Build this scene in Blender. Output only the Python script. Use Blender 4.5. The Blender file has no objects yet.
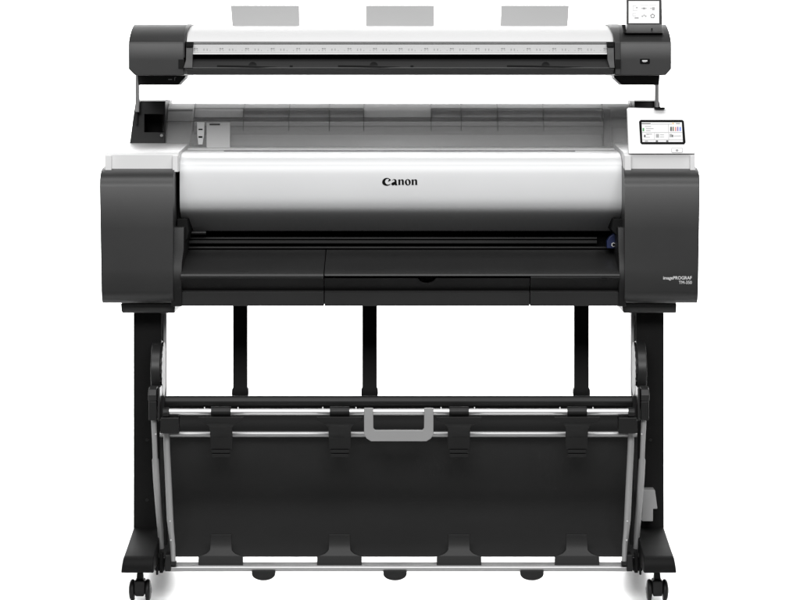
import bpy, bmesh, math, random
from mathutils import Vector, Matrix
random.seed(4)
# ------------------------------------------------------------------ camera, world, lamps
S = 0.00217          # metres per photo pixel in the plane of the printer front (Y = 0)
D = 7.0              # camera distance
HZ = 90.0            # photo row of the eye level
CZ = (601 - HZ) * S * (D - 0.08) / D     # eye height: caster soles stand on z = 0
scn = bpy.context.scene
col = scn.collection
cam = bpy.data.objects.new("camera", bpy.data.cameras.new("camera"))
col.objects.link(cam)
cam.location = (0, -D, CZ)
cam.rotation_euler = (math.radians(90), 0, 0)
cam.data.sensor_width = 36
cam.data.lens = 36 * D / (800 * S)
cam.data.shift_y = -(300 - HZ) / 800
cam.data.clip_end = 100
scn.camera = cam
w = bpy.data.worlds.new("World"); scn.world = w; w.use_nodes = True
w.node_tree.nodes["Background"].inputs[0].default_value = (1, 1, 1, 1)
w.node_tree.nodes["Background"].inputs[1].default_value = 0.15
def area(name, loc, target, sx, sy, power):
    l = bpy.data.lights.new(name, 'AREA'); l.shape = 'RECTANGLE'; l.size = sx; l.size_y = sy; l.energy = power
    o = bpy.data.objects.new(name, l); col.objects.link(o); o.location = loc
    o.rotation_euler = (Vector(target) - Vector(loc)).to_track_quat('-Z', 'Y').to_euler()
    return o
area("softbox_top", (0, -0.9, 3.2), (0, 0.2, 0.9), 3.4, 1.3, 54)
area("softbox_front", (0, -4.9, 3.25), (0, 0, 0.7), 4.0, 1.5, 210)
area("backdrop_lamp", (0, 1.7, 2.1), (0, 3.8, 0.9), 5.0, 0.8, 350)
scn.view_settings.view_transform = 'Standard'
scn.view_settings.look = 'None'
scn.view_settings.exposure = 0.0
scn.view_settings.gamma = 1.0

# ------------------------------------------------------------------ materials
def mat(name, c, rough=0.5, metal=0.0, bump=0.0, bscale=900, var=0.0, vscale=(6, 6, 6), emit=None, coat=0.0, alpha=1.0, spec=0.5):
    m = bpy.data.materials.new(name); m.use_nodes = True
    nt = m.node_tree; b = nt.nodes["Principled BSDF"]
    c = (c, c, c) if not isinstance(c, tuple) else c
    b.inputs["Base Color"].default_value = (*c, 1)
    b.inputs["Roughness"].default_value = rough
    b.inputs["Metallic"].default_value = metal
    b.inputs["Coat Weight"].default_value = coat
    b.inputs["Specular IOR Level"].default_value = spec
    b.inputs["Alpha"].default_value = alpha
    tc = nt.nodes.new("ShaderNodeTexCoord")
    if var:
        mp = nt.nodes.new("ShaderNodeMapping"); mp.inputs["Scale"].default_value = vscale
        n = nt.nodes.new("ShaderNodeTexNoise"); n.inputs["Scale"].default_value = 1.0; n.inputs["Detail"].default_value = 6
        r = nt.nodes.new("ShaderNodeMapRange")
        r.inputs["From Min"].default_value = 0.3; r.inputs["From Max"].default_value = 0.7
        r.inputs["To Min"].default_value = 1 - var; r.inputs["To Max"].default_value = 1 + var
        mx = nt.nodes.new("ShaderNodeVectorMath"); mx.operation = 'SCALE'; mx.inputs[0].default_value = c
        nt.links.new(tc.outputs["Object"], mp.inputs[0]); nt.links.new(mp.outputs[0], n.inputs["Vector"])
        nt.links.new(n.outputs["Fac"], r.inputs["Value"]); nt.links.new(r.outputs[0], mx.inputs["Scale"])
        nt.links.new(mx.outputs[0], b.inputs["Base Color"])
        r2 = nt.nodes.new("ShaderNodeMapRange"); r2.inputs["To Min"].default_value = rough - 0.06; r2.inputs["To Max"].default_value = rough + 0.06
        nt.links.new(n.outputs["Fac"], r2.inputs["Value"]); nt.links.new(r2.outputs[0], b.inputs["Roughness"])
    if bump:
        n2 = nt.nodes.new("ShaderNodeTexNoise"); n2.inputs["Scale"].default_value = bscale; n2.inputs["Detail"].default_value = 3
        bp = nt.nodes.new("ShaderNodeBump"); bp.inputs["Strength"].default_value = bump; bp.inputs["Distance"].default_value = 0.0006
        nt.links.new(tc.outputs["Object"], n2.inputs["Vector"]); nt.links.new(n2.outputs["Fac"], bp.inputs["Height"])
        nt.links.new(bp.outputs[0], b.inputs["Normal"])
    if emit:
        b.inputs["Emission Color"].default_value = (*emit[0], 1); b.inputs["Emission Strength"].default_value = emit[1]
    return m
M = {}
M['shell'] = mat("charcoal_plastic", 0.027, 0.40, bump=0.25, var=0.05, spec=0.45)
M['shell2'] = mat("charcoal_scanner_plastic", 0.024, 0.38, bump=0.25, var=0.05, spec=0.4)
M['black'] = mat("black_plastic", 0.009, 0.45, bump=0.2, var=0.08, spec=0.3)
M['tray'] = mat("black_tray_plastic", 0.019, 0.38, bump=0.2, var=0.06, spec=0.35)
M['deep'] = mat("matt_black", 0.004, 0.7, bump=0.1, spec=0.2)
M['rail'] = mat("dark_guide_rail", 0.05, 0.35, metal=0.6, var=0.1)
M['steel'] = mat("black_coated_steel", 0.0075, 0.6, bump=0.3, bscale=500, var=0.08, spec=0.12)
M['white'] = mat("white_plastic", 0.80, 0.40, bump=0.1, var=0.015)
M['cover'] = mat("light_grey_cover_plastic", (0.70, 0.705, 0.71), 0.33, bump=0.08, var=0.012)
M['lid'] = mat("silver_white_lid_plastic", 0.64, 0.35, bump=0.08, var=0.012)
M['scale'] = mat("pale_scale_print", 0.33, 0.5, var=0.05)
M['cap'] = mat("pale_grey_plastic", 0.74, 0.4, bump=0.1, var=0.02)
M['ruler'] = mat("grey_ruler_plastic", 0.42, 0.45, var=0.03)
M['mark'] = mat("grey_print", 0.30, 0.5, var=0.05)
M['silver2'] = mat("grey_anodised_aluminium", 0.36, 0.42, metal=0.85, var=0.05, vscale=(2, 60, 60))
M['silver'] = mat("satin_aluminium", 0.74, 0.34, metal=0.85, var=0.05, vscale=(2, 60, 60))
M['silverv'] = mat("grey_painted_tube", 0.34, 0.42, metal=0.25, var=0.05, vscale=(60, 60, 4))
M['grip'] = mat("grey_handle_plastic", 0.30, 0.45, bump=0.15, var=0.03)
M['guide'] = mat("grey_sheet_guide", 0.36, 0.45, bump=0.1, var=0.02)
M['fabric'] = mat("black_basket_fabric", 0.023, 0.85, bump=0.6, bscale=1400, var=0.10, vscale=(5, 5, 12), spec=0.25)
M['housing'] = mat("mid_grey_roll_housing", 0.72, 0.5, var=0.07, vscale=(3, 8, 30))
M['housing2'] = mat("pale_grey_roll_holder", 0.9, 0.45, var=0.06, vscale=(10, 8, 30))
M['smoke'] = mat("smoked_clear_plastic", 0.62, 0.36, alpha=0.28, spec=0.3)
M['seam'] = mat("dark_grey_seam", 0.28, 0.6, var=0.05)
M['reflection'] = mat("grey_painted_reflection", 0.16, 0.4, var=0.05)  # dark colour standing in for reflections on the roll cover
M['label'] = mat("light_grey_plate", 0.62, 0.5, var=0.03)
M['ink'] = mat("black_print", 0.003, 0.7, var=0.02, spec=0.08)
M['pale'] = mat("pale_print", 0.75, 0.5, var=0.02)
M['blue'] = mat("blue_plastic_lever", (0.012, 0.022, 0.09), 0.4, var=0.06)
M['glow'] = mat("lit_screen", 0.45, 0.3, emit=((1, 1, 1), 0.3))
M['sgrey'] = mat("screen_grey", 0.30, 0.4, var=0.02)
M['sdark'] = mat("screen_dark", 0.04, 0.4, var=0.02)
for nme, c in (('sgreen', (0.05, 0.3, 0.08)), ('sred', (0.6, 0.15, 0.12)), ('sblue', (0.15, 0.25, 0.7)), ('syellow', (0.75, 0.5, 0.25)), ('spurple', (0.2, 0.12, 0.35)), ('sbrown', (0.13, 0.12, 0.05))):
    M[nme] = mat("screen_" + nme[1:], c, 0.4, var=0.02)
M['sweep'] = mat("white_backdrop_vinyl", 0.92, 0.30, var=0.01, vscale=(2, 2, 2), spec=0.5)
M['added_floor'] = mat("dark_grey_added_floor", 0.04, 0.7, bump=0.2, bscale=60, var=0.15)

# ------------------------------------------------------------------ geometry helpers
def kx(Y): return S * (D + Y) / D
def X(px, Y=0.0): return (px - 400) * kx(Y)
def Z(py, Y=0.0): return CZ - (py - HZ) * kx(Y)
def thing(name, label, cat, loc=(0, 0, 0), group=None):
    o = bpy.data.objects.new(name, None); col.objects.link(o); o.location = loc
    o.empty_display_size = 0.1
    o['label'] = label; o['category'] = cat
    if group: o['group'] = group
    return o
def link(name, me, m, parent, bevel=0.0, seg=3, angle=40, label=None):
    o = bpy.data.objects.new(name, me); col.objects.link(o)
    if m and not me.materials: me.materials.append(M[m] if isinstance(m, str) else m)
    if parent:
        o.parent = parent
        if parent.type == 'EMPTY': o.matrix_parent_inverse = Matrix.Translation(-parent.location)
    for p in me.polygons: p.use_smooth = True
    if bevel:
        b = o.modifiers.new("bevel", 'BEVEL'); b.width = bevel; b.segments = seg; b.limit_method = 'ANGLE'
        b.angle_limit = math.radians(angle); b.harden_normals = True
    me.set_sharp_from_angle(angle=math.radians(angle))
    if label: o['label'] = label
    return o
def fin(bm, name):
    bmesh.ops.recalc_face_normals(bm, faces=bm.faces)
    me = bpy.data.meshes.new(name); bm.to_mesh(me); bm.free(); return me
class MB:
    """collects solids into one mesh"""
    def __init__(s): s.bm = bmesh.new()
    def ring_loft(s, rings, cap=True):
        vs = [[s.bm.verts.new(p) for p in r] for r in rings]
        n = len(vs[0])
        for a, b in zip(vs, vs[1:]):
            for i in range(n):
                s.bm.faces.new((a[i], a[(i + 1) % n], b[(i + 1) % n], b[i]))
        if cap: s.bm.faces.new(vs[0][::-1]); s.bm.faces.new(vs[-1])
        return s
    def stack(s, rows, yref=0.0):
        """rows top to bottom: (py, Yfront, Yback, px_left, px_right); px measured at depth yref, py at Yfront"""
        rings = []
        for py, yf, yb, xl, xr in rows:
            z = Z(py, yf); a = X(xl, yref); b = X(xr, yref)
            rings.append([(a, yf, z), (b, yf, z), (b, yb, z), (a, yb, z)])
        return s.ring_loft(rings)
    def box(s, x0, x1, y0, y1, Yf, Yb):
        return s.stack([(y0, Yf, Yb, x0, x1), (y1, Yf, Yb, x0, x1)], Yf)
    def plate(s, pts, Y, t):
        """front outline in photo pixels at depth Y (number or function of py), extruded t backwards"""
        f = Y if callable(Y) else (lambda py: Y)
        r0 = [(X(px, f(py)), f(py), Z(py, f(py))) for px, py in pts]
        r1 = [(x, y + t, z) for x, y, z in r0]
        return s.ring_loft([r0, r1])
    def tube(s, pts, r, n=20, cap=True):
        pts = [Vector(p) for p in pts]
        rs = r if isinstance(r, (list, tuple)) else [r] * len(pts)
        rings = []; up = None
        for i, p in enumerate(pts):
            t = (pts[min(i + 1, len(pts) - 1)] - pts[max(i - 1, 0)]).normalized()
            if up is None: up = Vector((0, 1, 0)) if abs(t.y) < 0.9 else Vector((0, 0, 1))
            a = (up - t * up.dot(t)).normalized(); b = t.cross(a); up = a
            rings.append([p + rs[i] * (math.cos(2 * math.pi * k / n) * a + math.sin(2 * math.pi * k / n) * b) for k in range(n)])
        return s.ring_loft(rings, cap)
    def prof(s, pts, x0, x1):
        """(Y, z) outline extruded along X between world x0 and x1"""
        return s.ring_loft([[(x0, y, z) for y, z in pts], [(x1, y, z) for y, z in pts]])
    def build(s, name, m, parent=None, bevel=0.0, **k):
        return link(name, fin(s.bm, name), m, parent, bevel, **k)
def smooth_pts(pts, n=5):
    out = []
    P = [pts[0]] + list(pts) + [pts[-1]]
    for i in range(1, len(P) - 2):
        for k in range(n):
            t = k / n
            out.append(tuple(0.5 * ((2 * b) + (-a + c) * t + (2 * a - 5 * b + 4 * c - d) * t * t + (-a + 3 * b - 3 * c + d) * t ** 3)
                             for a, b, c, d in zip(P[i - 1], P[i], P[i + 1], P[i + 2])))
    out.append(tuple(pts[-1])); return out
def arc(cx, cy, rx, ry, a0, a1, n=16):
    return [(cx + rx * math.cos(math.radians(a0 + (a1 - a0) * i / n)), cy + ry * math.sin(math.radians(a0 + (a1 - a0) * i / n))) for i in range(n + 1)]
def rrect(x0, y0, x1, y1, r, n=5):
    return (arc(x1 - r, y0 + r, r, r, -90, 0, n) + arc(x1 - r, y1 - r, r, r, 0, 90, n) + arc(x0 + r, y1 - r, r, r, 90, 180, n) + arc(x0 + r, y0 + r, r, r, 180, 270, n))
def cut(o, mb):
    """carve the solids in mb out of o"""
    c = mb.build("cutter", None)
    b = o.modifiers.new("cut", 'BOOLEAN'); b.object = c; b.solver = 'EXACT'
    while o.modifiers[0] != b: o.modifiers.move(len(o.modifiers) - 1, 0)
    bv = [m for m in o.modifiers if m.type == 'BEVEL']
    w_ = bv[0].width if bv else 0; sg = bv[0].segments if bv else 0
    for m in bv: o.modifiers.remove(m)
    bpy.context.view_layer.update()
    me = bpy.data.meshes.new_from_object(o.evaluated_get(bpy.context.evaluated_depsgraph_get()))
    o.modifiers.clear(); o.data = me
    cm = c.data; bpy.data.objects.remove(c); bpy.data.meshes.remove(cm)
    for p in me.polygons: p.use_smooth = True
    if w_:
        b2 = o.modifiers.new("bevel", 'BEVEL'); b2.width = w_; b2.segments = sg; b2.limit_method = 'ANGLE'; b2.angle_limit = math.radians(40); b2.harden_normals = True
    me.set_sharp_from_angle(angle=math.radians(40))

# ------------------------------------------------------------------ the setting: white paper sweep
pr = [(-0.60, 0.0), (2.6, 0.0)] + [(2.6 + 1.2 * math.sin(math.radians(a)), 1.2 - 1.2 * math.cos(math.radians(a))) for a in range(6, 91, 6)] + [(3.8, 5.0)]
bm = bmesh.new()
L_ = [bm.verts.new((-7, y, z)) for y, z in pr]; R_ = [bm.verts.new((7, y, z)) for y, z in pr]
for i in range(len(pr) - 1): bm.faces.new((L_[i], R_[i], R_[i + 1], L_[i + 1]))
me = bpy.data.meshes.new("backdrop"); bm.to_mesh(me); bm.free()
bd = link("backdrop", me, 'sweep', None, angle=60); bd['kind'] = 'structure'
bm = bmesh.new()
bm.faces.new([bm.verts.new(p) for p in ((-12, -12, -.004), (12, -12, -.004), (12, 6, -.004), (-12, 6, -.004))])
me = bpy.data.meshes.new("added_dark_floor"); bm.to_mesh(me); bm.free()
fl = link("added_dark_floor", me, 'added_floor', None); fl['kind'] = 'structure'  # unseen dark floor, added to keep bounce light off the cover's underside

# ------------------------------------------------------------------ the stand
stand = thing("printer_stand", "black steel stand with two posts, long feet and casters carrying the wide printer", "stand", (0, 0.2, 0))
MS = 797.5
def mir(px, left): return px if left else MS - px
def lr(a, b, left): return (a, b) if left else (MS - b, MS - a)
for left in (True, False):
    a, b = lr(133.5, 161.5, left)
    p = MB().box(a, b, 312.6, 531, 0.12, 0.24).build("post", 'steel', stand, 0.003)
    a, b = lr(163.3, 166.4, left)
    MB().box(a, b, 312.6, 396.5, 0.14, 0.20).build("inner_rail", 'silverv', stand, 0.002)
    a, b = lr(120.8, 175.2, left)
    sg = 1 if left else -1
    MB().stack([(303.4, 0.05, 0.5, a, b), (311, 0.05, 0.5, a + 0.5, b - 0.3), (313, 0.055, 0.49, a + 1.5, b - 0.6)], 0.05).build("mounting_bracket", 'shell', stand, 0.002)
    # foot: a long tray shaped shoe, its toe rounded
    zb = Z(573, -0.15)
    P = [(-0.150, zb), (-0.156, Z(568, -.15)), (-0.155, Z(563, -.15)), (-0.147, Z(558.5, -.15)), (-0.130, Z(556, -.14)), (-0.05, Z(546.5, -.05)), (0.10, Z(529.3, .10)), (0.118, Z(527.5, .118)), (0.25, Z(527.5, .118)), (0.60, zb + 0.035), (0.62, zb + 0.02), (0.62, zb)]
    x0, x1 = X(121, -.15), X(153.6, -.15)
    xi = X(158.5, .118)
    mb = MB()
    def foot_x(y, z, outer):
        t = (z - zb) / (Z(556, -.14) - zb); t = max(0, min(1, t))
        if outer: return x0 + 0.005 * t
        u = max(0, min(1, (y + 0.15) / 0.25))
        return x1 + (xi - x1) * u * 0.2
    rings = [[(foot_x(y, z, True), y, z) for y, z in P], [(foot_x(y, z, False), y, z) for y, z in P]]
    if not left:
        off = 2 * (MS / 2 - 400) * S
        rings = [[(-x + off, y, z) for x, y, z in r] for r in rings][::-1]
    mb.ring_loft(rings).build("foot", 'steel', stand, 0.0022, angle=50)
    # small screws on the post
    for py in (500, 440):
        mb = MB()
        px = mir(147, left)
        c = Vector((X(px, .12), 0.119, Z(py, .12)))
        mb.tube([c, c + Vector((0, -0.002, 0))], 0.0035, 12)
        mb.build("post_screw", 'black', stand)
# rear upright straps
mb_ = None
for cx, wd in ((240, 14.2), (369.6, 14.6), (581.7, 14.6)):
    h = wd / 2
    mb = MB().stack([(300, 0.30, 0.33, cx - h, cx + h), (388, 0.30, 0.33, cx - h, cx + h), (389.5, 0.298, 0.332, cx - h - 1, cx + h + 1), (394, 0.298, 0.332, cx - h - 1.2, cx + h + 1.2), (402, 0.30, 0.33, cx - h, cx + h)], 0.30)
    mb.build("rear_strut", 'steel', stand, 0.0015)
# casters: one built, three copied
def caster():
    Y = -0.08; cx = 140.2
    fk = MB()
    fk.stack([(572.5, Y - .008, Y + .008, 137.2, 143.2), (581, Y - .010, Y + .010, 136.6, 143.8)], Y)
    fk.stack([(580, Y - .018, Y + .018, 135.6, 144.8), (582.5, Y - .021, Y + .018, 134.8, 145.4), (593, Y - .021, Y + .018, 134.8, 145.4), (596.5, Y - .016, Y + .014, 135.8, 144.6)], Y)
    root = fk.build("caster", 'black', stand, 0.003)
    c = Z(590, Y); R = c - 0.0002
    for sd in (-1, 1):
        a = cx + sd * 5.6; b = cx + sd * 11
        xa, xb = X(a, Y), X(b, Y)
        t = MB(); pts = []; rs = []
        for u, rr in ((0, .86), (.08, .96), (.3, 1), (.55, .99), (.75, .9), (.9, .72), (1, .45)):
            pts.append((xa + (xb - xa) * u, Y, c)); rs.append(R * rr)
        t.tube(pts, rs, 36)
        wh = t.build("wheel", 'black', root, angle=60)
        h = MB(); h.tube([(xb - (xb - xa) * .02, Y, c), (xb + (xb - xa) * .06, Y, c)], R * .28, 16); h.build("axle_cap", 'shell', root)
    return root
cs = caster()
dxr = X(657, -.08) - X(140.2, -.08)
for dx, dy in ((dxr, 0), (0, 0.62), (dxr, 0.62)):
    c = cs.copy(); col.objects.link(c); c.parent = stand; c.matrix_parent_inverse = cs.matrix_parent_inverse.copy(); c.location = (dx, dy, 0)
    for ch in cs.children:
        k = ch.copy(); col.objects.link(k); k.parent = c
# grey box on the right post
MB().plate([(642, 490), (655, 490), (657.5, 509), (653, 509), (653, 521.5), (642, 521.5)], 0.07, 0.05).build("grey_foot_block", 'grip', stand, 0.002, label="light grey plastic block on the right post")

# ------------------------------------------------------------------ the basket
basket = thing("media_basket", "black fabric catch basket on silver rods hung low between the stand posts", "basket", (0, 0, Z(575, 0)))
def P3(px, py, Y): return Vector((X(px, Y), Y, Z(py, Y)))
R = lambda w_, Y=0: w_ * kx(Y) / 2
# dark roller at the top
MB().tube([P3(158.5, 401.5, .03), P3(639, 401.5, .03)], R(11.5), 32).build("top_roller", 'black', basket, angle=60)
MB().box(161, 636.5, 405.5, 409.5, 0.035, 0.055).build("top_bar", 'deep', basket, 0.001)
fr = MB().tube([P3(168.5, 411.8, -.05), P3(628.5, 411.8, -.05)], R(6.8), 28).build("front_rod", 'silver', basket, angle=60)
for px in (204.5, 238, 322.8, 356, 441, 474.5, 560, 593):
    p = P3(px, 408.6, -.05); MB().tube([p, p + Vector((0, 0, .0035))], [0.002, 0.0012], 10).build("rod_pin", 'silver', fr)
MB().tube([P3(160, 434.2, -.01), P3(637, 434.2, -.01)], R(6.0), 28).build("rear_rod", 'silver2', basket, angle=60)
# upper inner fabric strip and main fabric
def sheet(rows, x0, x1, t, name, sag=0.0, nx=60, wr=0.0):
    bm = bmesh.new(); g = []
    for j, (py, Y) in enumerate(rows):
        r = []
        for i in range(nx + 1):
            u = i / nx; px = x0 + (x1 - x0) * u
            yy = Y + wr * (math.sin(u * 23 + j * .25) * .5 + math.sin(u * 9.3 + 1 + j * .1)) * math.sin(math.pi * j / (len(rows) - 1))
            r.append(bm.verts.new((X(px, Y), yy, Z(py, Y))))
        g.append(r)
    for a, b in zip(g, g[1:]):
        for i in range(nx): bm.faces.new((a[i], a[i + 1], b[i + 1], b[i]))
    me = bpy.data.meshes.new(name); bm.to_mesh(me); bm.free()
    o = link(name, me, 'fabric', basket, angle=60)
    s_ = o.modifiers.new("t", 'SOLIDIFY'); s_.thickness = t; s_.offset = 0
    return o
sheet(smooth_pts([(405, .10), (415, .05), (425, .035), (440, .03), (447, .03)], 3), 166, 632, .0015, "rear_fabric")
sheet(smooth_pts([(434, .008), (437.5, .010), (460, .035), (485, .070), (505, .098), (525, .092), (543, .055), (556.5, -.002)], 5), 160, 637.5, .0015, "fabric_sling", wr=.002)
# clips
def upper_clip(cx):
    Y = -.068
    mb = MB()
    def YY(py): return Y if py < 424 else Y + min(1, (py - 424) / 14) * 0.030
    mb.stack([(py, YY(py), YY(py) + .004, cx - h, cx + h) for py, h in ((417, 23), (421, 22), (422.6, 18), (424.4, 14.2), (426.4, 12.2), (429, 11.2), (438, 11.2), (449.3, 11))], -.055)
    o = mb.build("hook_clip", 'black', basket, 0.001)
    c = P3(cx, 411.8, -.05); r = R(6.8)
    prf = [(c.y + (r + .004) * math.cos(math.radians(t)), c.z + (r + .004) * math.sin(math.radians(t))) for t in range(20, 261, 15)]
    prf += [(c.y + (r + .0004) * math.cos(math.radians(t)), c.z + (r + .0004) * math.sin(math.radians(t))) for t in range(260, 19, -15)]
    MB().prof(prf, X(cx - 9.8, -.05), X(cx + 9.8, -.05)).build("clip_hook", 'black', o, 0.0006, angle=35)
    t = MB()
    t.box(cx - 9.2, cx + 9.2, 450, 453, -.042, -.036); t.box(cx - 9.2, cx + 9.2, 454, 457.2, -.042, -.036); t.box(cx - 9.0, cx + 9.0, 449, 457, -.0355, -.030)
    t.build("clip_tab", 'black', o, 0.0006)
    return o
def lower_clip(cx):
    mb = MB()
    LY = lambda py: -.006 - .012 * max(0, min(1, (py - 545) / 15))
    mb.stack([(py, LY(py), LY(py) + .008, cx - h, cx + h) for py, h in ((534.5, 10.8), (545, 10.9), (550, 11.2), (552, 12.8), (553.8, 15), (555.2, 18.5), (556.4, 22.2), (566, 22.3))], -.015)
    return mb.build("lower_clip", 'black', basket, 0.001)
for cx in (221, 339.7, 459, 577): upper_clip(cx); lower_clip(cx - 0.3 if cx < 400 else cx)
# bottom rod, its back flange, glides
br = MB().tube([P3(170.5, 568.2, -.02), P3(628, 568.2, -.02)], R(6.4), 28).build("bottom_rod", 'silver2', basket, angle=60)
MB().box(171, 627.5, 562.3, 566.6, .012, .02).build("bottom_flange", 'silverv', basket, 0.001)
for cx in (263.5, 395, 532):
    MB().plate([(cx - 11.7, 570.6)] + [(cx + 11.7, 570.6)] + arc(cx, 574, 11.7, 6.6, 0, 180, 14), -.030, .022).build("glide", 'black', basket, 0.0015)
# handle
hd = [(364, 408.2), (373.2, 408.2), (373.4, 428.5), (375, 430.2), (422.5, 430.2), (424, 428.5), (424.2, 408.2), (433.5, 408.2), (433.5, 434.5), (431, 438.5), (426.5, 441.4), (371, 441.4), (366.5, 438.5), (364, 434.5)]
MB().plate(hd, -.074, .012).build("handle", 'grip', basket, 0.0016)
# side frames
for left in (True, False):
    q = lambda px, py, Y: P3(mir(px, left), py, Y)
    up = MB().tube([q(153.8, 416, -.035), q(153.9, 425, -.035), q(154.6, 440, -.03), q(155.3, 458, -.02), q(155.4, 460, -.02), q(156.5, 480, 0.0), q(158.8, 510, .02), q(160.4, 530, .03), q(162.0, 560, .04)],
              [R(5.2), R(5.2), R(5), R(5), R(6.6), R(6.8), R(6.6), R(6.2), R(6)], 20).build("outer_arm", 'silverv', basket, angle=60)
    inn = MB().tube([q(166.4, 430, -.028), q(166.9, 450, -.028), q(168.8, 490, -.03), q(170.2, 520, -.03), q(171.0, 530, -.03), q(172.6, 545, -.03), q(173.4, 563, -.03)],
              [R(6.2), R(6.4), R(6.6), R(6.6), R(6), R(5.4), R(4.6)], 20).build("inner_arm", 'silverv', basket, angle=60)
    for px, py, Y in ((170.2, 521, -.0375), (171.0, 540, -.0375), (155.8, 434, -.037)):
        c = q(px, py, Y); MB().tube([c, c + Vector((0, -.003, 0))], .0018, 10).build("arm_rivet", 'label', basket)
    # ratchet hub: rounded side plate seen from its edge
    a, b = lr(150.8, 160.0, left)
    xs = sorted((X(a, .02), X(b, .02)))
    cy, cz = .085, Z(371, .03)
    pf = [(cy + .075 * math.cos(math.radians(t)), cz + .062 * math.sin(math.radians(t))) for t in range(0, 361, 15)][:-1]
    hub = MB().prof(pf, *xs).build("ratchet_hub", 'tray', basket, 0.002, angle=50)
    mb = MB()
    xt = sorted((X(mir(160.1, left), .02), X(mir(162.2, left), .02)))
    mb.prof([(cy + .071 * math.cos(math.radians(t)), cz + .059 * math.sin(math.radians(t))) for t in range(0, 360, 15)], *sorted((X(mir(160.1, left), .02), X(mir(161.9, left), .02))))
    for t in range(112, 230, 17):
        y0, z0 = cy + .072 * math.cos(math.radians(t)), cz + .060 * math.sin(math.radians(t))
        mb.prof([(y0 - .004, z0 - .004), (y0 + .006, z0 - .003), (y0 + .006, z0 + .004)], *xt)
    mb.build("ratchet_tooth", 'black', hub)
    a, b = lr(148.8, 157.2, left)
    xs = sorted((X(a, -.03), X(b, -.03)))
    pf = [(-.052, Z(400.5, -.04)), (-.052, Z(394, -.04)), (-.042, Z(389, -.04)), (-.02, Z(387.6, -.04)), (.02, Z(388, -.04)), (.02, Z(400.5, -.04))]
    MB().prof(pf, *xs).build("hinge_cap", 'tray', basket, 0.002, angle=30)
    a, b = lr(148.6, 156.6, left)
    MB().box(a, b, 401.2, 420.5, -.052, -.015).build("arm_socket", 'black', basket, 0.002)
    a, b = lr(157.6, 159.8, left)
    MB().box(*lr(159.9, 164.5, left), 396, 420, .0, .02).build("inner_plate", 'black', basket, 0.0008)
    MB().box(a, b, 388, 421, -.046, .02).build("side_plate", 'tray', basket, 0.0008)
    mb = MB().tube([q(163, 413, -.05), q(169.5, 412.5, -.05)], R(10.5), 24)
    mb.build("rod_knob", 'black', basket, 0.001)
    a, b = lr(160.2, 179, left)
    MB().box(a, b, 417.6, 433.6, -.062, -.025).build("corner_block", 'black', basket, 0.0018)
    # lower joint
    a, b = lr(164.8, 170.8, left)
    MB().box(a, b, 555, 571.5, -.035, .03).build("lower_joint", 'black', basket, 0.002)
    mb = MB()
    a, b = lr(155.0, 164.5, left); mb.box(a, b, 558, 571, .0, .05)
    a, b = lr(156, 158, left); mb.box(a, b, 558, 575, -.008, .004)
    a, b = lr(159.5, 163, left); mb.box(a, b, 553, 573, -.01, .01)
    mb.build("pivot_bracket", 'deep', basket, 0.0012)
    a, b = lr(170.2, 176.2, left)
    MB().box(a, b, 561.5, 565.5, -.036, -.02).build("arm_shoe", 'black', basket, 0.0012)
    a, b = lr(164, 167, left)
    MB().box(a, b, 480, 545, .0, .02).build("link_bar", 'deep', basket, 0.001)

# ------------------------------------------------------------------ the printer
pt = thing("wide_format_printer", "wide grey and charcoal large format inkjet printer standing on the black stand", "printer", (0, 0.3, Z(313, .05)))
# inner black body that everything hangs on
body = MB()
body.stack([(160, .36, .62, 183, 617), (228, .36, .62, 183, 617)], .1)
body.stack([(226, .30, .62, 176, 624), (304, .12, .60, 176, 624)], .1)
body.stack([(160, .185, .60, 174.5, 180), (303, .12, .60, 174.5, 180)], .1)
body.stack([(160, .185, .60, 621.6, 626), (303, .12, .60, 621.6, 626)], .1)
body.build("body", 'deep', pt, 0.001)
# side towers
def tower(xl, xr, outer_left, name):
    rows = []
    prof = [(165.6, .30), (165.7, .14), (166.2, .10), (168, .062), (171, .036), (175, .016), (180, .005), (187, 0), (230, 0), (270, 0), (291, 0), (296, .003), (300, .010), (303, .022)]
    for py, Y in prof:
        t = max(0, (py - 180) / 120)
        ov = 0.0
        if py < 172: ov = 1.4 * ((172 - py) / 6.4) ** 2 * 0.6
        if outer_left: rows.append((py, Y, .60, xl + 2 * t + ov, xr + 1.0 * t * 0 ))
        else: rows.append((py, Y, .60, xl, xr - 2 * t - ov))
    return MB().stack(rows, 0.0).build(name, 'shell', pt, 0.004, angle=50)
tl = tower(99.6, 173, True, "side_housing")
tr = tower(624.8, 700, False, "side_housing")
# pale caps over the towers
for xl, xr in ((104.6, 178.2), (624.0, 695.5)):
    mb = MB()
    mb.stack([(143.4, .40, .58, xl, xr), (143.9, .385, .58, xl, xr), (151.6, .085, .58, xl, xr), (153.0, .064, .58, xl, xr), (154.6, .056, .58, xl, xr), (172, .056, .58, xl, xr)], .05)
    mb.stack([(155.5, .046, .058, xl + .6, xl + 7), (172, .045, .058, xl + .6, xl + 7)], .05)
    mb.stack([(155.5, .046, .058, xr - 5.5, xr - .4), (172, .045, .058, xr - 5.5, xr - .4)], .05)
    mb.build("top_cap", 'cap', pt, 0.0015, angle=30)
# cheeks between towers and tray
for xl, xr in ((171, 183.6), (618.4, 626)):
    MB().stack([(227, .045, .3, xl, xr), (250, .03, .3, xl, xr), (262, .012, .3, xl - 0, xr - (1.2 if xl < 400 else -0)), (284, .006, .3, xl, xr - (1.5 if xl < 400 else 0)), (306.5, .02, .3, xl, xr - (1.5 if xl < 400 else 0))], .02).build("side_cheek", 'black', pt, 0.002)
# top deck and slot
MB().stack([(146.8, .44, .60, 181, 616), (148.6, .36, .60, 181, 616), (156, .36, .60, 181, 616)], .40).build("top_deck", 'white', pt, 0.001)
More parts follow.
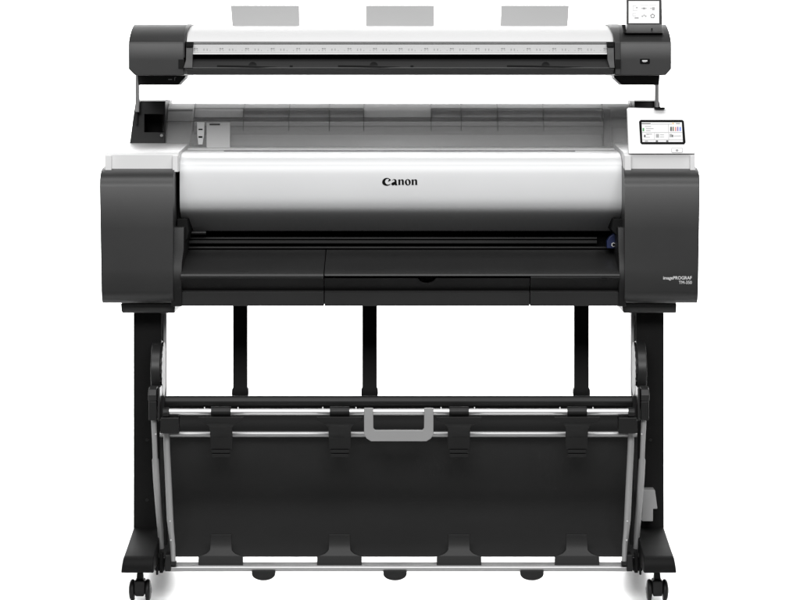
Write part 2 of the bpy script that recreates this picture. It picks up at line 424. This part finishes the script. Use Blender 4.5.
# the big front cover
CP = [(149.8, .335), (150.6, .28), (152.0, .205), (154.0, .160), (157, .128), (160, .110), (164, .1005), (170, .0965), (178, .0950), (190, .0947), (200, .0962), (206, .101), (210, .1085), (214, .124), (219, .152), (225, .192), (231, .232)]
CPs = smooth_pts(CP, 4)
def coverY(py):
    for (a, ya), (b, yb) in zip(CPs, CPs[1:]):
        if a <= py <= b: return ya + (yb - ya) * (py - a) / (b - a)
    return .1
fc = MB().stack([(py, Y, .345, 179.9 , 621.9) for py, Y in CPs], .1).build("front_cover", 'cover', pt, 0.006, seg=4, angle=50)
cut(fc, MB().stack([(148, .235, .262, 223, 576), (153, .235, .262, 223, 576)], .24))
fc.modifiers.clear(); b_ = fc.modifiers.new("bevel", 'BEVEL'); b_.width = .005; b_.segments = 4; b_.limit_method = 'ANGLE'; b_.angle_limit = math.radians(50); b_.harden_normals = True
MB().stack([(150.9, .238, .26, 224, 575), (153, .238, .26, 224, 575)], .24).build("cover_slot", 'deep', fc)
# cover hinge blocks at the lower corners
for pts in ([(177, 219), (187, 219), (189, 231.5), (187, 240), (177, 240)], [(623, 219), (613.6, 219), (611.5, 230), (616, 235), (623, 236)]):
    MB().plate(pts, .085, .16).build("hinge_block", 'deep', pt, 0.0015)
# lettering on the cover, drawn as outlines (units: 1/16.667 photo pixel from 376,170)
def glyph(mb, outl, hole=None, Yf=None):
    f = lambda p: (376 + p[0] / 16.667, 170 + p[1] / 16.667)
    o = [f(p) for p in smooth_pts(outl + [outl[0]], 3)[:-1]]
    if hole:
        h = [f(p) for p in smooth_pts(hole + [hole[0]], 3)[:-1]]
        n = 40
        def resample(pts, cx, cy):
            out = []
            for k in range(n):
                a = 2 * math.pi * k / n; best = None
                d = (math.cos(a), math.sin(a))
                for i in range(len(pts)):
                    p, q = pts[i], pts[(i + 1) % len(pts)]
                    ex, ey = q[0] - p[0], q[1] - p[1]
                    den = d[0] * ey - d[1] * ex
                    if abs(den) < 1e-9: continue
                    t = ((p[0] - cx) * ey - (p[1] - cy) * ex) / den
                    u = ((p[0] - cx) * d[1] - (p[1] - cy) * d[0]) / den
                    if t > 0 and -1e-6 <= u <= 1 + 1e-6 and (best is None or t > best): best = t
                out.append((cx + d[0] * best, cy + d[1] * best))
            return out
        cx = sum(p[0] for p in h) / len(h); cy = sum(p[1] for p in h) / len(h)
        o = resample(o, cx, cy); h = resample(h, cx, cy)
        P = lambda p, t: (X(p[0], Yf(p[1])), Yf(p[1]) + t, Z(p[1], Yf(p[1])))
        fr_ = [mb.bm.verts.new(P(p, -.0006)) for p in o]; hr = [mb.bm.verts.new(P(p, -.0006)) for p in h]
        fb = [mb.bm.verts.new(P(p, .001)) for p in o]; hb = [mb.bm.verts.new(P(p, .001)) for p in h]
        for i in range(n):
            j = (i + 1) % n
            mb.bm.faces.new((fr_[i], fr_[j], hr[j], hr[i])); mb.bm.faces.new((fb[i], fb[j], hb[j], hb[i]))
            mb.bm.faces.new((fr_[i], fr_[j], fb[j], fb[i])); mb.bm.faces.new((hr[i], hr[j], hb[j], hb[i]))
    else:
        mb.plate(o, lambda py: Yf(py) - .0006, .0016)
lm = MB(); cy_ = coverY
def lin(mb, outl):
    mb.plate([(376 + a / 16.667, 170 + b / 16.667) for a, b in outl], lambda py: cy_(py) - .0006, .0016)
glyph(lm, [(232, 150), (210, 136), (180, 131), (145, 139), (116, 163), (102, 200), (112, 234), (146, 257), (188, 263), (222, 252), (246, 234), (238, 231), (212, 242), (184, 240), (160, 220), (152, 188), (165, 160), (190, 146), (212, 150), (212, 166), (199, 190), (203, 194), (228, 184), (249, 166)], Yf=cy_)
glyph(lm, [(266, 178), (282, 158), (305, 151), (330, 158), (342, 176), (345, 215), (352, 244), (360, 252), (338, 256), (318, 254), (311, 243), (290, 256), (270, 254), (256, 240), (258, 220), (278, 206), (309, 192), (308, 176), (296, 164), (282, 168), (268, 180)], Yf=cy_)
for ox in (0, 222):
    lin(lm, [(365 + ox, 162), (403 + ox, 154), (406 + ox, 172), (420 + ox, 158), (440 + ox, 153), (458 + ox, 162), (464 + ox, 180), (465 + ox, 243), (470 + ox, 250), (429 + ox, 250), (432 + ox, 243), (432 + ox, 182), (425 + ox, 172), (415 + ox, 172), (406 + ox, 182), (406 + ox, 243), (411 + ox, 250), (368 + ox, 250), (373 + ox, 243), (373 + ox, 172)])
glyph(lm, [(480 + 50 + 50 * math.cos(math.radians(t)), 204 + 53 * math.sin(math.radians(t))) for t in range(0, 360, 20)], [(530 + 17 * math.cos(math.radians(t)) - 5 * math.sin(math.radians(t)) * -1, 204 + 41 * math.sin(math.radians(t))) for t in range(0, 360, 20)], Yf=cy_)
lm.build("lettering", 'ink', fc)
# model lettering on the right tower
def text(body_, px_r, py_base, hpx, wpx, Y, m, parent, name="lettering", off=0.0):
    cu = bpy.data.curves.new("t", 'FONT'); cu.body = body_; cu.size = 1; cu.extrude = 0.02; cu.offset = off; cu.resolution_u = 3
    o = bpy.data.objects.new("t", cu); col.objects.link(o); bpy.context.view_layer.update()
    me = bpy.data.meshes.new_from_object(o.evaluated_get(bpy.context.evaluated_depsgraph_get()))
    bpy.data.objects.remove(o); bpy.data.curves.remove(cu)
    xs = [v.co.x for v in me.vertices]; x0, x1 = min(xs), max(xs)
    sx = wpx * kx(Y) / (x1 - x0); sz = hpx * kx(Y) / 0.7
    for v in me.vertices:
        x, y, z = v.co
        v.co = (X(px_r, Y) - (x1 - x) * sx, Y - .0004 - z * .02, Z(py_base, Y) + y * sz)
    me.materials.clear()
    return link(name, me, m, parent)
text("imagePROGRAF", 691.8, 279.4, 3.2, 28.6, 0.0, 'pale', tr, off=0.012)
text("TM-350", 691.8, 283.9, 3.1, 13.0, 0.0, 'pale', tr, off=0.004)
# rails under the cover
for y0, y1, Y, m in ((237.4, 239.0, .22, 'rail'), (240.4, 243.4, .215, 'tray'), (246.8, 248.4, .20, 'rail')):
    MB().box(184, 618 if y0 > 245 else 597, y0, y1, Y, Y + .03).build("guide_rail", m, pt, 0.0006)
MB().tube([P3(190, 232.6, .20), P3(206, 232.6, .20)], [.004, .0045], 16).build("feed_roller", 'shell2', pt)
lv = MB().plate([(606.8, 241), (609.5, 237), (614, 233.6), (621, 233), (621, 248.4), (607, 248.4)], .14, .03).build("blue_lever", 'blue', pt, 0.0015)
c = P3(613.3, 244.6, .139)
MB().tube([c, c + Vector((0, -.004, 0))], .0050, 6).build("lever_nut", 'pale', lv)
MB().tube([c + Vector((.0005, -.004, 0)), c + Vector((.0005, -.0055, 0))], .0030, 12).build("nut_core", 'ink', lv)
# output tray
TP = [(249.4, .205), (250.2, .19), (254, .165), (262, .09), (269, .03), (272, .010), (274, .001), (276, -.002)]
LP = [(276.2, -.002), (278, -.001), (290.8, .036), (291.6, .036), (292.2, .022), (306, .022)]
def tray(name, x0, x1, rows, bev=0.0008):
    return MB().stack([(py, Y, .24, x0, x1) for py, Y in rows], 0.0).build(name, 'tray', pt, bev, angle=25)
# one-pixel seams stay open between the pieces
tray("output_tray", 180.6, 323.6, TP + LP[1:])
rt = MB().stack([(py, Y, .24, 324.4, 620) for py, Y in TP], 0.0).build("output_tray", 'tray', pt, 0.0008, angle=25)
tray("lower_panel", 530.6, 620, [(276.6, -.0015)] + LP[1:])
dr = tray("drawer_front", 324.4, 529.8, [(278.2, -.001)] + LP[2:])
cut(dr, MB().plate([(417.5, 270)] + [(436.5, 270), (436.5, 277.5)] + arc(427, 277.5, 9.5, 7.2, 0, 180, 18), -.05, .15))
dr.modifiers.clear()

# hinge patch on the tray, small raised marks
MB().plate([(599.5, 263), (608.5, 263), (608.8, 279), (599.5, 279)], lambda py: {263: .088}.get(py, -.003), .01).build("tray_latch", 'tray', rt, 0.0006)
MB().box(602, 607.5, 278.6, 279.8, -.0045, .004).build("latch_slot", 'deep', rt)
mb = MB(); mb.plate([(236, 271.2), (248, 271.2), (247, 272.4), (237, 272.4)], lambda py: .013, .01); mb.build("tray_mark", 'black', rt)

# rear roll compartment ---------------------------------------------
hs = MB().stack([(104, .62, .80, 166, 634), (110, .60, .80, 166, 634), (150, .58, .80, 166, 634)], .60).build("roll_housing", 'housing', pt, 0.003)
mb = MB()
for px in (243, 288.5, 329, 363.5, 431, 461, 497.5, 543.5): mb.box(px, px + .5, 108, 127, .585, .60)
for x0, x1 in ((244, 363), (431, 600)): mb.box(x0, x1, 108.6, 109.4, .587, .60)
for y in (117.2, 121, 124.6): mb.box(194, 600, y, y + .5, .587, .60)
mb.build("housing_seam", 'seam', hs)
# paper roll inside, lying across
MB().tube([P3(194, 128, .54), P3(604, 128, .54)], .016, 28).build("roll_spindle", 'housing', pt, angle=60)
MB().stack([(103.5, .57, .75, 165.8, 192.8), (109, .52, .75, 165.8, 192.6), (109.6, .525, .75, 165.8, 192.6), (121, .50, .75, 165.8, 192), (121.6, .51, .75, 165.8, 192), (150, .46, .75, 165.8, 190)], .5).build("roll_end_holder", 'housing2', pt, 0.001, angle=20)
MB().stack([(107, .53, .75, 611, 636), (117, .52, .75, 611, 636), (118, .53, .75, 611, 636), (127, .51, .75, 611, 636), (128, .54, .75, 614, 636), (150, .52, .75, 614, 636)], .5).build("roll_end_holder", 'housing', pt, 0.001, angle=20)
MB().box(603.5, 610.5, 109, 150, .52, .60).build("holder_gap_panel", 'seam', pt, 0.001)
lp = MB().box(206.5, 230, 122.6, 150, .405, .415).build("media_plate", 'label', pt, 0.0008)
MB().box(209.5, 220, 123.6, 125.2, .403, .406).build("plate_slot", 'sdark', lp)
ls = MB().plate([(197, 122.3), (204.4, 122.3), (204, 135), (202.4, 144.5), (198.2, 144.5), (197.2, 135)], .403, .008).build("marked_strip", 'white', lp, 0.0006)
mb = MB(); mb.box(198.4, 202.6, 128.8, 130.0, .4015, .404); mb.box(198.4, 202.4, 136.2, 137.8, .4015, .404); mb.build("strip_mark", 'ink', ls)
# smoked transparent cover
prs = smooth_pts([(148.2, .425), (140, .43), (128, .44), (116, .46), (107, .49), (102, .53), (100.4, .58), (100.2, .64)], 4)
def shell(x0, x1, off, name):
    bm = bmesh.new()
    pts = [(Y + off, Z(py, Y)) for py, Y in prs]
    L1 = [bm.verts.new((x0, y, z)) for y, z in pts]; R1 = [bm.verts.new((x1, y, z)) for y, z in pts]
    for i in range(len(pts) - 1): bm.faces.new((L1[i], R1[i], R1[i + 1], L1[i + 1]))
    me = bpy.data.meshes.new(name); bm.to_mesh(me); bm.free()
    o = link(name, me, 'smoke', pt, angle=60); s_ = o.modifiers.new("t", 'SOLIDIFY'); s_.thickness = .0025; return o
shell(X(163.5, .44), X(639, .44), 0, "roll_cover")
shell(X(604, .43), X(639, .43), -.006, "roll_cover_end")
# reflection lines in the cover, put in as thin dark strips along its curve
def reflection(px, w_, i0, i1):
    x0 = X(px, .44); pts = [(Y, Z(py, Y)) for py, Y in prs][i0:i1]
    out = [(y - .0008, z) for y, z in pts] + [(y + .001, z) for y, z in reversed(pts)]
    MB().prof(out, x0, x0 + w_ * kx(.44)).build("cover_reflection", 'reflection', pt)
for px in (193.2, 243, 288.5, 329, 363.5, 431, 461, 497.5, 543.5, 603.5): reflection(px, .55, 7, 26)
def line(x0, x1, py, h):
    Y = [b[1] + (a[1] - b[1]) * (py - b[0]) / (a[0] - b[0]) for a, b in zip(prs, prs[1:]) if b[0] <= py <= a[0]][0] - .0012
    MB().box(x0, x1, py, py + h, Y, Y + .003).build("cover_reflection", 'reflection', pt)
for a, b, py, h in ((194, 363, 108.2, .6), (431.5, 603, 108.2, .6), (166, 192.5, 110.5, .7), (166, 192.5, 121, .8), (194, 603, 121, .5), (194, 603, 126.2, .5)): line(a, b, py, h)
# black side boxes of the roll cover
sb = MB().stack([(99.8, .46, .66, 136, 165.4), (101.2, .43, .66, 135.6, 165.4), (118, .425, .66, 133.2, 165.4), (150, .42, .66, 129.2, 165.4)], .43).build("roll_cover_side", 'black', pt, 0.003)
cut(sb, MB().box(143.2, 162.2, 114.5, 132.3, .38, .50))
MB().box(143.6, 161.8, 115, 131.9, .497, .503).build("recess_floor", 'deep', sb)
MB().tube([P3(161.5, 135.5, .424), P3(161.5, 135.5, .415)], .0035, 10).build("side_screw", 'grip', sb)
MB().stack([(99.8, .46, .66, 634.6, 658.6), (101.2, .43, .66, 634.4, 659.4), (118, .425, .66, 634.4, 662), (150, .42, .66, 634.4, 665)], .43).build("roll_cover_side", 'black', pt, 0.003)

# control panel ------------------------------------------------------
def PY(py): return .050 + (153.5 - py) / 46 * .065
def poff(d): return lambda py: PY(py) - d
panel = MB().plate([(629, 107.6), (691, 109.0), (692.4, 110.4), (694.8, 150), (694.8, 153.8), (628.6, 153.8), (627.2, 109)], PY, .018).build("control_panel", 'white', pt, 0.002)
MB().box(654.5, 665, 107.2, 108.6, .100, .13).build("panel_catch", 'ink', panel, .0005)
bz = MB().plate([(640.6, 119.9), (682.4, 119.9)] + [(683.9, 121.2), (685.6, 142.4), (684.2, 144.3), (641.8, 144.3), (640.3, 142.8), (639.0, 121.6)], poff(.0012), .004).build("screen_bezel", 'ink', panel, 0.0006)
sc = MB().plate([(641.6, 122.3), (681.8, 122.3), (682.9, 142.0), (642.4, 142.0)], poff(.0018), .002).build("touch_screen", 'glow', panel)
def icons(name, m, rects, Yf, parent):
    mb = MB()
    for x0, y0, x1, y1 in rects: mb.plate([(x0, y0), (x1, y0), (x1, y1), (x0, y1)], Yf, .0008)
    return mb.build(name, m, parent)
so = poff(.0023)
icons("screen_line", 'sgrey', [(651, 123.9, 672, 124.3), (668.3, 124.6, 668.6, 132), (642.2, 132.3, 682.4, 132.6), (654.4, 132.9, 654.7, 139.4), (668.6, 132.9, 668.9, 139.4), (642.4, 139.6, 682.8, 140.0), (646, 133.8, 652, 134.4), (646, 137, 650, 137.4), (645, 126.2, 651, 126.7), (646, 128.3, 653.5, 128.9), (646, 130.3, 650.5, 130.9), (656, 134, 659, 137.6), (660, 134.5, 664, 135), (660, 136.6, 664, 137), (669.6, 134, 672, 137), (673.8, 135.7, 681, 136.2), (645, 140.6, 648, 141.6), (676, 123, 680, 124)], so, sc)
icons("screen_symbol", 'sdark', [(641.6, 123.1, 650.6, 124), (644, 134.8, 645.6, 137.2), (655.8, 140.4, 658, 141.8), (666.2, 140.4, 668.4, 141.8), (671.6, 134.8, 673.2, 137), (670.2, 126.8, 671.9, 131), (646.8, 134, 648.8, 134.6)], so, sc)
icons("screen_ink", 'sbrown', [(672.5, 126.8, 673.9, 131)], so, sc)
icons("screen_ink", 'sgreen', [(642.6, 128, 644.2, 131.2)], so, sc)
icons("screen_ink", 'sred', [(675, 127, 676.2, 131)], so, sc)
icons("screen_ink", 'spurple', [(677, 126.8, 678.4, 131)], so, sc)
icons("screen_ink", 'sblue', [(679.4, 127, 681, 131)], so, sc)
icons("screen_ink", 'syellow', [(672.2, 122.6, 674, 124.2)], so, sc)
pb = MB().plate(rrect(671.4, 147.9, 682.8, 152.6, 1), poff(.0006), .002).build("power_button", 'mark', panel)
MB().plate(rrect(671.8, 148.25, 682.4, 152.25, .9), poff(.0016), .003).build("button_face", 'white', pb)
MB().plate(arc(677, 150.3, 1.4, 1.1, 0, 345, 16) , poff(.0020), .0008).build("button_mark", 'mark', pb)

# ------------------------------------------------------------------ the scanner
sn = thing("overhead_scanner", "long narrow sheet feed scanner with white lid and charcoal ends raised above the printer", "scanner", (0, 0.3, Z(100, .43)))
YS = .10
def endcap(left):
    pr_ = [(24.3, .21), (24.8, .196), (27, .176), (30, .156), (34, .134), (37, .1215), (39, .1135), (40.5, .1075), (41.6, .1035), (42.8, .1012), (44.2, .100), (60, .100), (69, .100), (75.2, .100)]
    rows = []
    for py, Y in pr_:
        if left:
            a = 128.6 + (1.6 * ((40 - py) / 16) ** 2 if py < 40 else 0) + (6.2 * (py - 69) / 6.2 if py > 69 else 0)
            b = 184.0 + (-.5 if py < 33 else 0)
        else:
            b = 671.3 - (1.6 * ((40 - py) / 16) ** 2 if py < 40 else 0) - (5.6 * (py - 69) / 6.2 if py > 69 else 0)
            a = 614.6
        rows.append((py, Y, .42, a, b))
    return MB().stack(rows, YS).build("end_housing", 'shell2', sn, 0.0025, angle=40)
el = endcap(True); er = endcap(False)
# raised rim of each end beside the lid
MB().stack([(24.0, .205, .40, 183.6, 188.5), (28, .165, .40, 183.6, 187.4), (34, .130, .40, 183.6, 185.8), (42, .098, .40, 183.4, 185), (58, .098, .40, 183.4, 184.8)], YS).build("end_rim", 'shell2', el, 0.001)
MB().stack([(24.0, .205, .40, 610.5, 622), (28, .165, .40, 612, 621.2), (34, .130, .40, 613.6, 620.6), (42, .094, .40, 614.4, 620.4), (74.6, .094, .40, 615, 620.4)], YS).build("end_rim", 'shell2', er, 0.001)
lid = MB().stack([(py, Y, .41, 186, 614) for py, Y in smooth_pts([(26.0, .27), (26.3, .22), (28, .186), (32, .156), (37, .134), (41.8, .120)], 3)], YS).build("lid", 'lid', sn, 0.001, angle=50)
MB().box(186, 614, 41.8, 62, .135, .40).build("scan_bed", 'deep', sn)
ru = MB().stack([(42.2, .124, .16, 187, 613), (43.3, .122, .16, 187, 613), (43.6, .128, .16, 187, 613), (44.2, .128, .16, 187, 613), (44.6, .118, .16, 187, 613), (52.6, .112, .16, 187, 613)], YS).build("feed_table", 'ruler', sn, 0.0006, angle=20)
MB().box(187.4, 612.6, 52.8, 54.4, .104, .16).build("feed_table_edge", 'white', sn, 0.0006)
mb = MB()
for i in range(130):
    px = 194 + i * 3.2
    if i % 8 == 0: mb.box(px, px + 1.6, 48.0, 48.7, .1135, .118); mb.box(px + 2.4, px + 3.6, 48.0, 48.7, .1135, .118); mb.box(px, px + 1.0, 50.2, 50.8, .1128, .118)
    elif i % 4 == 0 or i % 8 == 3: mb.box(px, px + .7, 48.6, 50.6, .1130, .118)
    elif i % 2: mb.box(px, px + .5, 50.0, 50.8, .1128, .118)
mb.build("ruler_marking", 'scale', ru)
ft = MB().stack([(59.3, .118, .40, 187, 613), (61, .112, .40, 187, 613), (64, .100, .40, 187, 613), (67.6, .086, .40, 187, 613), (68.6, .086, .40, 187, 613), (70, .092, .40, 187, 613), (74.6, .10, .40, 187, 613)], YS).build("exit_guide", 'shell', sn, 0.0008, angle=20)
mb = MB()
def ftY(py): return .100 - (py - 64) / 3.6 * .014 - .0012
for cx, a, b in ((252.7, 217, 277), (373.8, 338, 400), (545.7, 507, 583)):
    MB().plate([(a, 65.2), (cx - 14, 65.5), (b, 66.9), (b - 20, 67.6), (cx - 20, 67.2), (a, 66.9)], ftY, .001).build("guide_slot", 'deep', ft)
for cx in (291.2, 412): MB().plate(rrect(cx - 1.6, 65.3, cx + 1.6, 67.2, .8), ftY, .001).build("guide_slot", 'deep', ft)
for cx in (252.7, 373.8, 545.7):
    MB().plate([(cx + 4, 65.2)] + arc(cx, 65.2, 4, 3.3, 0, -180, 12)[1:], ftY, .002).build("grip_bump", 'black', ft)
for xa in (186, 607.2):
    br_ = MB().stack([(47, .100, .14, xa, xa + 6.8), (60, .094, .14, xa, xa + 6.8), (68, .080, .14, xa - (1 if xa < 400 else -1) * 2, xa + 7)], YS).build("edge_guide", 'shell', sn, 0.001)
    MB().box(xa, xa + 6.8, 42, 47, .094, .14).build("guide_knob", 'deep', sn, 0.0008)
MB().box(178.4, 184.3, 59.5, 68.8, .0985, .12).build("side_notch", 'deep', el)
MB().box(615.5, 620.8, 59.5, 68.8, .0925, .12).build("side_notch", 'deep', er)
# lettered port
po = MB().plate(rrect(640, 58.8, 649.8, 63.8, .8), .0985, .004).build("data_port", 'ink', er)
icons("port_mark", 'pale', [(642.2, 60.2, 647.4, 61.4), (643, 61.8, 646.2, 62.1)], lambda py: .098, po)
# brackets and legs under the scanner
MB().plate([(137, 75), (184.8, 75), (185.6, 77), (178, 85), (138.2, 85)], .30, .10).build("support_bracket", 'black', sn, 0.002)
MB().plate([(614.2, 75), (660, 75), (659, 85), (622, 85), (614.0, 77.5)], .30, .10).build("support_bracket", 'black', sn, 0.002)
icons("bracket_mark", 'mark', [(168.2, 79, 172, 79.8), (174.6, 77.2, 176.2, 77.6), (174.4, 77.6, 175, 80.6)], lambda py: .2985, sn)
for a, b in ((135.4, 139.0), (655.2, 658.8)):
    MB().box(a, b, 74, 112 if a < 400 else 108, .40, .43).build("support_post", 'silverv', sn, 0.001)
MB().box(135.6, 137.4, 99, 124, .408, .425).build("post_socket", 'black', sn)
# sheet guides behind the lid
for pts in ([(230.6, 5.4), (299.2, 5.4), (299.6, 30), (232.6, 30)], [(366, 5.4), (434, 5.4), (434, 30), (366, 30)], [(501.2, 5.4), (569, 5.4), (567.4, 30), (500.2, 30)]):
    MB().plate(pts, .36, .004).build("sheet_guide", 'guide', sn, 0.0008)
# small touch screen
def SY(py): return .13 + (24 - py) / 25 * .03
hg = MB().plate([(627, 23.6), (661.5, 23.6), (663.5, 33), (625.6, 33)], lambda py: .118 + (33 - py) / 9.4 * .045, .03).build("screen_hinge", 'shell2', er, 0.0012)
MB().box(651.6, 652.6, 28, 30.4, .128, .14).build("hinge_slot", 'deep', er)
MB().plate([(622.5, 24.5), (625.2, 24.5), (626.2, 33), (624.6, 33)], .117, .03).build("hinge_gap", 'deep', er)
ts = MB().plate([(626.6, -1.4), (661.8, -1.4), (662.2, 24.4), (626.6, 24.4)], SY, .012).build("scanner_display", 'black', sn, 0.001)
td = MB().plate([(628.6, 1.0), (659.2, 1.0), (659.2, 23.2), (628.6, 23.2)], lambda py: SY(py) - .0007, .002).build("display_glass", 'glow', ts)
sy = lambda py: SY(py) - .0011
icons("display_icon", 'sgrey', [(641.2, 8.1, 646.8, 8.7), (642.8, 7.5, 645.2, 9.3), (650, 8.1, 655, 8.7), (652.2, 7.2, 654.6, 10.2), (634.6, 17.2, 638.6, 18.6), (641.6, 15.6, 643.2, 16.8), (643.4, 14.6, 644.8, 15.8), (645, 15.4, 646.4, 16.8), (636, 7, 637.6, 8.2)], sy, td)
icons("display_outline", 'ruler', [(632.8, 5.6, 636.2, 5.9), (632.8, 5.6, 633.1, 10.8), (632.8, 10.5, 637.4, 10.8), (632.6, 13.2, 636, 13.5), (632.6, 15.8, 636, 16.1), (632.6, 13.2, 632.9, 16.1), (640.2, 5.2, 648.2, 5.45), (649.4, 5.2, 656.6, 5.45)], sy, td)
mb = MB()
for k in range(10):
    a = math.radians(k * 36); b = math.radians(k * 36 + 36)
    r1, r2 = 1.5, 2.3 if k % 2 else 2.0
    mb.plate([(652.6 + r1 * math.cos(a), 16 + r1 * math.sin(a)), (652.6 + r2 * math.cos(a), 16 + r2 * math.sin(a)), (652.6 + r2 * math.cos(b), 16 + r2 * math.sin(b)), (652.6 + r1 * math.cos(b), 16 + r1 * math.sin(b))], sy, .0006)
mb.build("display_icon", 'sdark', td)
